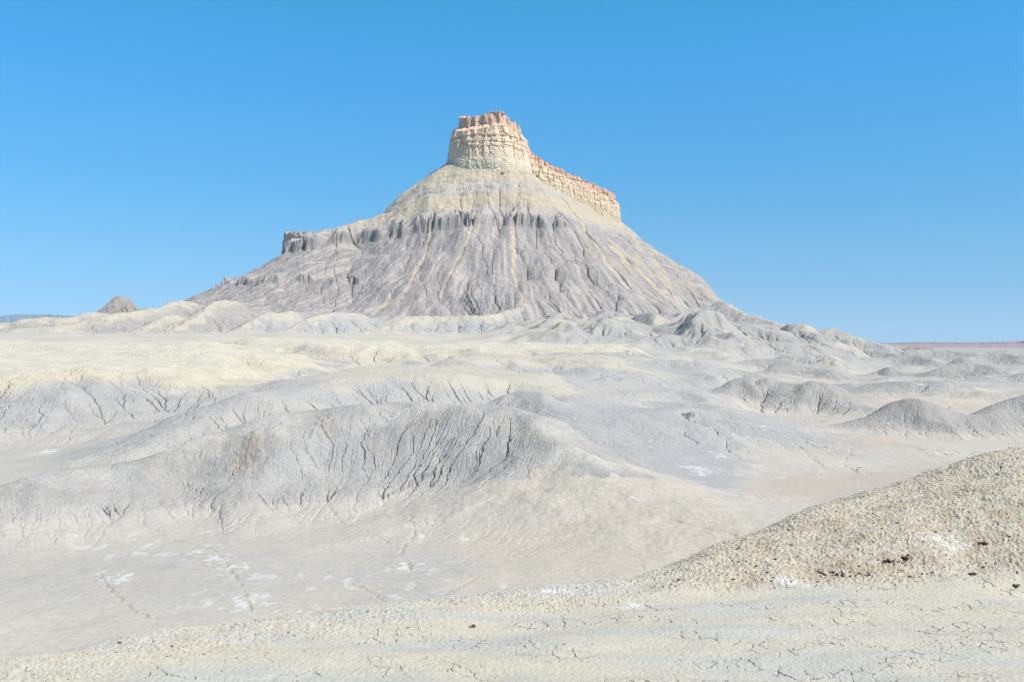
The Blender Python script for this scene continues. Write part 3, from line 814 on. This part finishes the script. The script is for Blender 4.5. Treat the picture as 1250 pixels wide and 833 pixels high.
# ground out to the horizon, one sheet under everything
an = np.linspace(-math.pi, math.pi, 361); rr = np.concatenate([[.1, 30], np.geomspace(60, 30000, 90)])
VX = np.stack([rr[:, None] * np.sin(an)[None], rr[:, None] * np.cos(an)[None], -2.2 + 0 * rr[:, None] * an[None]], -1)
cc = np.empty(VX.shape); cc[:] = alb(200, 190, 180)
tag(mesh_from("ground", VX.reshape(-1, 3), grid_faces(*VX.shape[:2]), cc.reshape(-1, 3), M_FAR), "open desert plain reaching out to the horizon", None, None, "structure")

# ------------------------------------------------------------------ the knoll underfoot
GZ = EYE - 1.7
inn = np.arange(-.53, .53, .00085); gr = np.cumsum(.00085 * 1.07 ** np.arange(1, 70))
FA = np.concatenate([inn[0] - gr[::-1], inn, inn[-1] + gr])
FR = np.concatenate([np.geomspace(1.0, 4.3, 60)[:-1], np.exp(np.arange(math.log(4.3), math.log(13.5), .00105)), np.geomspace(13.5, 92, 170)])
fa = np.repeat(FA[None], len(FR), 0); fr = np.repeat(FR[:, None], len(FA), 1)
fx = fr * np.sin(fa); fy = fr * np.cos(fa)
FA = FA[np.abs(FA) < 1.5]; fa = np.repeat(FA[None], len(FR), 0); fr = np.repeat(FR[:, None], len(FA), 1)
fx = fr * np.sin(fa); fy = fr * np.cos(fa)
fac = np.clip(FA, -.85, .85)
fpx = 625 + FOC * np.tan(fac)
cos1 = np.cos(fac)
cp = np.array([-900, -200, 0, 100, 200, 300, 400, 600, 790, 850, 900, 1000, 1100, 1250, 1400, 2300])
cy_ = np.array([870, 850, 822, 801, 779, 769, 753, 730, 713, 688, 664, 623, 590, 546, 512, 430])
cR = np.array([4.6, 4.9, 0, 0, 0, 0, 0, 0, 7.15, 7.5, 7.9, 8.6, 9.2, 10.0, 10.8, 13])
ycrest = np.interp(fpx, cp, cy_)
Rflat = 1.7 * FOC / (ycrest - HOR) / cos1
Rm = np.interp(fpx, cp[8:], cR[8:])
Rc = np.where(fpx > 790, np.maximum(Rm, 7.1), Rflat)
zc = np.where(fpx > 790, EYE - (ycrest - HOR) / FOC * Rc * cos1, GZ)
ker = np.hanning(61); ker /= ker.sum()
sm = lambda v: np.convolve(np.pad(v, 30, mode="edge"), ker, "valid")
Rc = sm(Rc); zc = sm(zc)
foot = np.minimum(1.7 * FOC / (726 - HOR) / cos1, Rc - .3)
ramp = np.clip((fr - foot[None]) / np.maximum(Rc - foot, .3)[None], 0, 1)
shape = ramp * (1.35 - .35 * ramp)
over = np.maximum(fr - Rc[None], 0)
wv = np.where(fpx > 790, 1.3, .55); wv = sm(wv)[None]
FZ = GZ + (zc - GZ)[None] * shape - .47 * (np.sqrt(over ** 2 + wv ** 2) - wv)
far_ = sstep(11, 30, fr)
mound = sm(sstep(780, 880, fpx))[None] * sstep(0.0, .16, ramp + .06 * fbm(fx / .5, fy / .5, 3, 801)) + sstep(.1, .6, over) * 0
rough = np.clip(mound + .55 * sstep(.5, .0, np.abs(fr - Rc[None]) - .15 + .25 * fbm(fx / .5, fy / .5, 2, 802)), 0, 1)
FZ = FZ + .035 * fbm(fx / 1.3 + .25 * fy, fy / .55, 3, 803) * (1 - .5 * mound) + .05 * fbm(fx / .9, fy / .9, 3, 804) * mound
FZ = FZ + far_ * 1.0 * fbm(fx / 9, fy / 9, 3, 805)
# mud cracks
wxx = fx + .014 * fbm(fx / .06, fy / .06, 2, 810); wyy = fy + .014 * fbm(fx / .06 + 7, fy / .06, 2, 811)
f1, f2, v = voronoi(wxx / .11, wyy / .11, 812)
keep = sstep(-.15, .45, fbm(fx / .5, fy / .3, 2, 813)) * (1 - rough)
wid = .018 + .02 * perlin(fx / .2, fy / .2, 814)
crack = sstep(wid + .02, wid - .01, f2 - f1) * keep
h1, h2, v2 = voronoi(wxx / .06, wyy / .06, 815)
crack2 = sstep(.10, .04, h2 - h1) * keep * .35 * sstep(.0, .3, perlin(fx / .3, fy / .3, 816))
FZ = FZ - (.017 * crack + .009 * crack2) + .006 * (v - .5) * keep * np.clip((f2 - f1) * 4, 0, 1)
# popcorn crust
g1, g2, gv = voronoi(fx / .030, fy / .030, 820); q1, q2, qv = voronoi(fx / .08 + 3, fy / .08, 821)
FZ = FZ + rough * (.011 * (gv - .35) * (1 - g1 * 1.1) + .014 * (qv - .5) * (1 - q1)) + .0055 * fbm(fx / .024, fy / .024, 2, 822) * (.4 + rough)
print("knoll", round(time.time() - T0, 1))
c0 = alb(212, 208, 196); cm = alb(212, 203, 186)
fc = np.empty(FZ.shape + (3,)); fc[:] = c0
band = fbm(fx / 1.6 + .3 * fy, fy / .35, 3, 830)
fc = mix(fc, alb(216, 210, 193) + 0 * fc, sstep(.0, .5, band) * (1 - mound) * .7)
fc = mix(fc, alb(204, 204, 200) + 0 * fc, sstep(.0, .5, -band) * (1 - mound) * .7)
fc = mix(fc, cm + 0 * fc, mound * .9)
fc = mix(fc, alb(190, 172, 146) + 0 * fc, rough * np.clip(fbm(fx / .25, fy / .25, 3, 831), 0, .8) * .7)
fc = fc * (1 + rough * .28 * (gv - .5))[..., None]
sp = np.zeros(FZ.shape)
for px, py, w, h in ((790, 722, 95, 7), (850, 718, 60, 4), (770, 739, 40, 5), (970, 711, 55, 3), (1150, 661, 40, 6), (1112, 608, 26, 4), (1170, 601, 20, 3), (675, 722, 40, 4), (765, 751, 14, 4), (1180, 668, 25, 3)):
    a0 = math.atan((px - 625) / FOC); j = int(np.argmin(np.abs(FA - a0)))
    el = EYE - (py - HOR) / FOC * FR * math.cos(a0)
    i = int(np.argmin(np.where((FR > 4) & (FR < 12), np.abs(FZ[:, j] - el), 9)))
    R0 = FR[i]
    sp = np.maximum(sp, sstep(1.1, .2, np.hypot((fa - a0) / (w / FOC), (fr - R0 - .25 * (fa - a0)) / (h * R0 / FOC * 4.0))))
sp = sp * sstep(-.02, .5, fbm(fa * 60 + .8 * fr, fr / .07, 6, 840, .75) + .9 * (sp - .7))
fc = mix(fc, C_SALT + 0 * fc, np.clip(sp, 0, 1) * .75)
fc = mix(fc, C_GREY + 0 * fc, far_ * .6)
knoll = tag(mesh_from("ground", np.stack([fx, fy, FZ], -1).reshape(-1, 3), grid_faces(*FZ.shape), np.clip(fc, .02, .6).reshape(-1, 3), M_NEAR, smooth=False), "cracked pale clay knoll and crumbly mound in front", None, None, "structure")


def near_z(x, y):
    a = math.atan2(x, y); r = math.hypot(x, y)
    j = int(np.clip(np.searchsorted(FA, a), 0, len(FA) - 1)); i = int(np.clip(np.searchsorted(FR, r), 0, len(FR) - 1))
    return FZ[i, j], rough[i, j] * (1 - .9 * sp[i, j]), Rc[j]


# ------------------------------------------------------------------ loose clods
def ico(sub):
    t = (1 + 5 ** .5) / 2
    v = [(-1, t, 0), (1, t, 0), (-1, -t, 0), (1, -t, 0), (0, -1, t), (0, 1, t), (0, -1, -t), (0, 1, -t), (t, 0, -1), (t, 0, 1), (-t, 0, -1), (-t, 0, 1)]
    v = [np.array(p) / np.linalg.norm(p) for p in v]
    f = [(0, 11, 5), (0, 5, 1), (0, 1, 7), (0, 7, 10), (0, 10, 11), (1, 5, 9), (5, 11, 4), (11, 10, 2), (10, 7, 6), (7, 1, 8), (3, 9, 4), (3, 4, 2), (3, 2, 6), (3, 6, 8), (3, 8, 9), (4, 9, 5), (2, 4, 11), (6, 2, 10), (8, 6, 7), (9, 8, 1)]
    for _ in range(sub):
        g, cache = [], {}
        def midp(a, b):
            k = (min(a, b), max(a, b))
            if k not in cache:
                p = v[a] + v[b]; v.append(p / np.linalg.norm(p)); cache[k] = len(v) - 1
            return cache[k]
        for a, b, c in f:
            x, y, z = midp(a, b), midp(b, c), midp(c, a)
            g += [(a, x, z), (b, y, x), (c, z, y), (x, y, z)]
        f = g
    return np.array(v), np.array(f)


def lump(sub, seed, rough_=.35, flat=.75):
    v, f = ico(sub); r = np.random.default_rng(seed)
    pl = r.normal(size=(9, 3)); pl /= np.linalg.norm(pl, axis=1)[:, None]; dd = r.uniform(.55, .95, 9)
    s = np.ones(len(v))
    for n_, d_ in zip(pl, dd):
        k = v @ n_; s = np.where(k * s > d_, d_ / np.maximum(k, 1e-3), s)
    s = s * (1 + rough_ * .4 * r.normal(size=len(v)) * .35)
    v = v * s[:, None]; v[:, 2] *= flat
    return v, f


protos = [lump(0 if i < 4 else 1, 900 + i, .9, r_) for i, r_ in enumerate((.6, .5, .65, .55, .5, .6))]
pts = []
N_C = 11000
while len(pts) < N_C:
    a = rng.uniform(-.62, .62); r = math.exp(rng.uniform(math.log(4.4), math.log(12.5)))
    x, y = r * math.sin(a), r * math.cos(a)
    z, ro, rc = near_z(x, y)
    if r > rc + 1.2 or rng.random() > .02 + .98 * ro ** 1.5:
        continue
    pts.append((x, y, z))
vs, fs, cs = [], [], []; nv = 0
pal = [alb(215, 206, 190), alb(207, 197, 179), alb(220, 214, 201), alb(192, 178, 160), alb(164, 151, 136)]
for (x, y, z) in pts:
    pv, pf = protos[rng.integers(len(protos))]
    s = .0026 + .007 * rng.random() ** 3 + (.007 if rng.random() < .03 else 0)
    th = rng.uniform(0, 6.28); c_, s_ = math.cos(th), math.sin(th)
    q = pv @ np.array([[c_, s_, 0], [-s_, c_, 0], [0, 0, 1]]) * s * rng.uniform(.7, 1.3, 3)
    vs.append(q + (x, y, z + s * .08)); fs.append(pf + nv); nv += len(pv)
    cs.append(np.repeat(pal[rng.choice(5, p=[.42, .25, .25, .06, .02])][None] * rng.uniform(.85, 1.1), len(pv), 0))
tag(mesh_from("gravel", np.vstack(vs), np.vstack(fs), np.vstack(cs), M_NEAR, smooth=False), "loose crumbs of dry clay scattered over the mound", None, None, "stuff")
print("clods", round(time.time() - T0, 1))

# ------------------------------------------------------------------ boulders, an outcrop, shrubs, dark clods
def rock(name, seed, size, color, loc, label, cat, group=None, sub=3, sink=.3, jag=.5):
    v, f = lump(sub, seed, .06, 1)
    v = v * (1 + jag * .45 * fbm(v[:, 0] * 2.1 + v[:, 2] * 1.3 + seed, v[:, 1] * 2.1 - v[:, 2] * 1.1, 3, seed)[:, None])
    v = v * np.array(size)
    v[:, 2] += size[2] * (1 - 2 * sink) * .5
    cc = color[None] * (1 + .25 * fbm(v[:, 0] / size[0] * 3, v[:, 2] / size[2] * 3, 3, seed + 4))[:, None]
    o = mesh_from(name, v, f, np.clip(cc, .02, .6), M_NEAR if max(size) < .5 else M_ROCK, smooth=False)
    o.location = loc
    return tag(o, label, cat, group)


rock("boulder", 5, (4.6, 4, 3.6), alb(205, 150, 122), on_land(614, 213, 1900, 2080), "orange red boulder resting on the pale slope just under the caprock tower", "boulder")
rock("boulder", 8, (2.4, 2.2, 3.6), alb(190, 150, 112), on_land(931, 414, 1000, 1700), "upright rusty brown boulder standing alone on the grey foothills", "boulder")
rock("boulder", 12, (3.2, 2.5, 2.6), alb(150, 130, 118), on_land(656, 209, 1900, 2200), "dark boulder on the slope below the orange ridge wall", "boulder")
# shrubs: a clump of thin twigs and small leaves, one mesh
def shrub_mesh(seed):
    r = np.random.default_rng(seed); vv, ff, cc = [], [], []; n = 0
    for k in range(70):
        d = r.normal(size=3); d[2] = abs(d[2]) + .3; d /= np.linalg.norm(d); L_ = r.uniform(.25, .55)
        side = np.cross(d, r.normal(size=3)); side /= np.linalg.norm(side); wd = r.uniform(.015, .05)
        b0 = r.normal(size=3) * .05; b0[2] = 0
        p = [b0 - side * .006, b0 + side * .006, b0 + d * L_ * .6 + side * wd, b0 + d * L_, b0 + d * L_ * .6 - side * wd]
        vv += p; ff += [(n, n + 1, n + 2), (n, n + 2, n + 4), (n + 4, n + 2, n + 3)]; n += 5
        cc += [np.array([.24, .22, .15]) * r.uniform(.7, 1.3)] * 5
    return np.array(vv), np.array(ff), np.array(cc)


sv, sf, sc_ = shrub_mesh(3)
first = None
spots = [(x, 553 + 4 * math.sin(x * .3) + (x - 1125) * .05 + rng.normal() * 1.2) for x in np.arange(1122, 1196, 3.1)]
spots += [(976 + 32 * rng.random(), 514 + 4 * rng.random()) for _ in range(12)] + [(1040 + 12 * rng.random(), 571 + 4 * rng.random()) for _ in range(5)]
for px, py in spots:
    p = on_land(px, py, 200, 520)
    if first is None:
        first = o = mesh_from("shrub", sv, sf, sc_, M_NEAR, smooth=False)
    else:
        o = first.copy(); COL.objects.link(o)
    o.location = (p[0], p[1], p[2] - .02); sc1 = rng.uniform(.25, .65); o.scale = (sc1 * 1.3, sc1 * 1.3, sc1); o.rotation_euler.z = rng.uniform(0, 6.28)
    tag(o, "tiny dry shrub growing along a wash on the flat basin floor", "shrub", "dry shrubs along the washes of the basin")


def on_knoll(px, py):
    j = int(np.argmin(np.abs(FA - math.atan((px - 625) / FOC))))
    ii = np.where((FR > 4.3) & (FR < 13))[0]
    pyk = HOR - (FZ[ii, j] - EYE) / (FR[ii] * math.cos(FA[j])) * FOC
    ok = ii[pyk <= py]; i = ok[0] if len(ok) else ii[-1]
    return fx[i, j], fy[i, j], FZ[i, j]


DARK = alb(104, 93, 84)
big = [(1105, 683, .034, "large dark ragged clod on the mound, right one of the close pair"), (1082, 687, .034, "large dark ragged clod on the mound, left one of the close pair"),
       (1200, 665, .036, "long flat dark clod beside the white salt streak on the mound"), (1187, 702, .026, "dark slanting clod low on the right of the mound"),
       (1240, 716, .026, "dark clod at the right end of the mound's foot"), (577, 766, .030, "brown clod cluster on the crest of the cracked clay"),
       (146, 785, .012, "tiny upright dark twig-like clod on the crest far left"), (829, 709, .016, "small dark clod at the white salt patch where the mound begins")]
for k, (px, py, sz_, lb) in enumerate(big):
    x, y, z = on_knoll(px, py)
    rock("clod", 30 + k, (sz_ * .6 * (1.9 if "flat" in lb else 1.25), sz_ * .6, sz_ * .6 * (.5 if "flat" in lb else .75)), DARK if "brown" not in lb else alb(150, 128, 106), (x, y, z), lb, "clod", None, 3, .35, 1.7)
small = []
for k in range(70):
    t = rng.random()
    if t < .35:
        px, py = 1000 + 60 * rng.random(), 699 + 5 * rng.random()
    elif t < .5:
        px, py = 1065 + 50 * rng.random(), 683 + 6 * rng.random()
    else:
        px = rng.uniform(860, 1248); py = rng.uniform(max(640 - (px - 1000) * .28, 590), 722)
    x, y, z = on_knoll(px, py)
    o = rock("clod", 60 + k, np.array([1.2, 1, .8]) * rng.uniform(.005, .011), DARK * rng.uniform(.9, 1.8), (x, y, z), "small dark crumb of clay on the pale crust of the mound", "clod", "small dark clods on the mound", 1, .3, 1.0)
print("things", round(time.time() - T0, 1))

# ------------------------------------------------------------------ light, sky, camera
HAZE = 3.3e-5
SUN_EL, SUN_AZ = math.radians(50), math.radians(117)      # azimuth clockwise from the view direction (+Y)
sd = bpy.data.lights.new("sun", "SUN"); sd.energy = 4.4; sd.angle = math.radians(.53); sd.color = (1, .955, .9)
so = bpy.data.objects.new("sun", sd); COL.objects.link(so)
from mathutils import Vector
to_sun = Vector((math.cos(SUN_EL) * math.sin(SUN_AZ), math.cos(SUN_EL) * math.cos(SUN_AZ), math.sin(SUN_EL)))
so.rotation_euler = to_sun.to_track_quat("Z", "Y").to_euler()
w = bpy.data.worlds.new("World"); scene.world = w; w.use_nodes = True
nt = w.node_tree
sky = nt.nodes.new("ShaderNodeTexSky"); sky.sky_type = "NISHITA"; sky.sun_disc = False
sky.sun_elevation = SUN_EL; sky.sun_rotation = SUN_AZ
sky.altitude = 1500; sky.air_density = 1.0; sky.dust_density = .3; sky.ozone_density = 2.0
bg = nt.nodes["Background"]; bg.inputs["Strength"].default_value = .11
tcw = nt.nodes.new("ShaderNodeTexCoord"); sx = nt.nodes.new("ShaderNodeSeparateXYZ"); rp = nt.nodes.new("ShaderNodeValToRGB"); mu = nt.nodes.new("ShaderNodeMix")
mu.data_type = "RGBA"; mu.blend_type = "MULTIPLY"; mu.inputs[0].default_value = 1
nt.links.new(tcw.outputs["Generated"], sx.inputs[0]); nt.links.new(sx.outputs[2], rp.inputs[0])
e_ = rp.color_ramp.elements
for p_, c_ in ((.004, (.26, .455, .804)), (.021, (.247, .429, .727)), (.053, (.259, .451, .662)), (.094, (.275, .518, .679)), (.135, (.266, .581, .735)), (.174, (.251, .64, .809)), (.213, (.249, .703, .881)), (.266, (.225, .781, 1.0)), (.316, (.20, .85, 1.0)), (.65, (.9, 1, 1))):
    q_ = e_.new(p_); q_.color = c_ + (1,)
e_.remove(e_[0]); e_.remove(e_[-1])
nt.links.new(sky.outputs[0], mu.inputs[6]); nt.links.new(rp.outputs[0], mu.inputs[7])
nt.links.new(mu.outputs[2], bg.inputs[0])

hv = np.array([(x, y, z) for z in (-3.5, 548) for y in (-31000, 31000) for x in (-31000, 31000)], float)
hf = np.array([(0, 2, 3, 1), (4, 5, 7, 6), (0, 1, 5, 4), (2, 6, 7, 3), (0, 4, 6, 2), (1, 3, 7, 5)])
hm = bpy.data.materials.new("desert haze"); hm.use_nodes = True
hn = hm.node_tree; hn.nodes.remove(hn.nodes["Principled BSDF"])
pv = hn.nodes.new("ShaderNodeVolumePrincipled"); pv.inputs["Color"].default_value = (.64, .86, 1, 1); pv.inputs["Density"].default_value = HAZE; pv.inputs["Anisotropy"].default_value = 0
hn.links.new(pv.outputs[0], hn.nodes["Material Output"].inputs["Volume"])
if HAZE > 0:
    tag(mesh_from("haze", hv, hf, None, hm, smooth=False), None, None, None, "stuff")

cam = bpy.data.cameras.new("camera"); cam.lens = 35; cam.sensor_width = 36; cam.clip_start = .1; cam.clip_end = 200000
cam.shift_y = (HOR - 416.5) / 1250
co = bpy.data.objects.new("camera", cam); COL.objects.link(co)
co.location = (0, 0, EYE); co.rotation_euler = (math.radians(90), 0, 0)
scene.camera = co
scene.view_settings.view_transform = "Standard"; scene.view_settings.look = "None"
scene.view_settings.exposure = .77; scene.view_settings.gamma = 1
scene.cycles.use_denoising = True
scene.cycles.max_bounces = 4
print("done", round(time.time() - T0, 1))
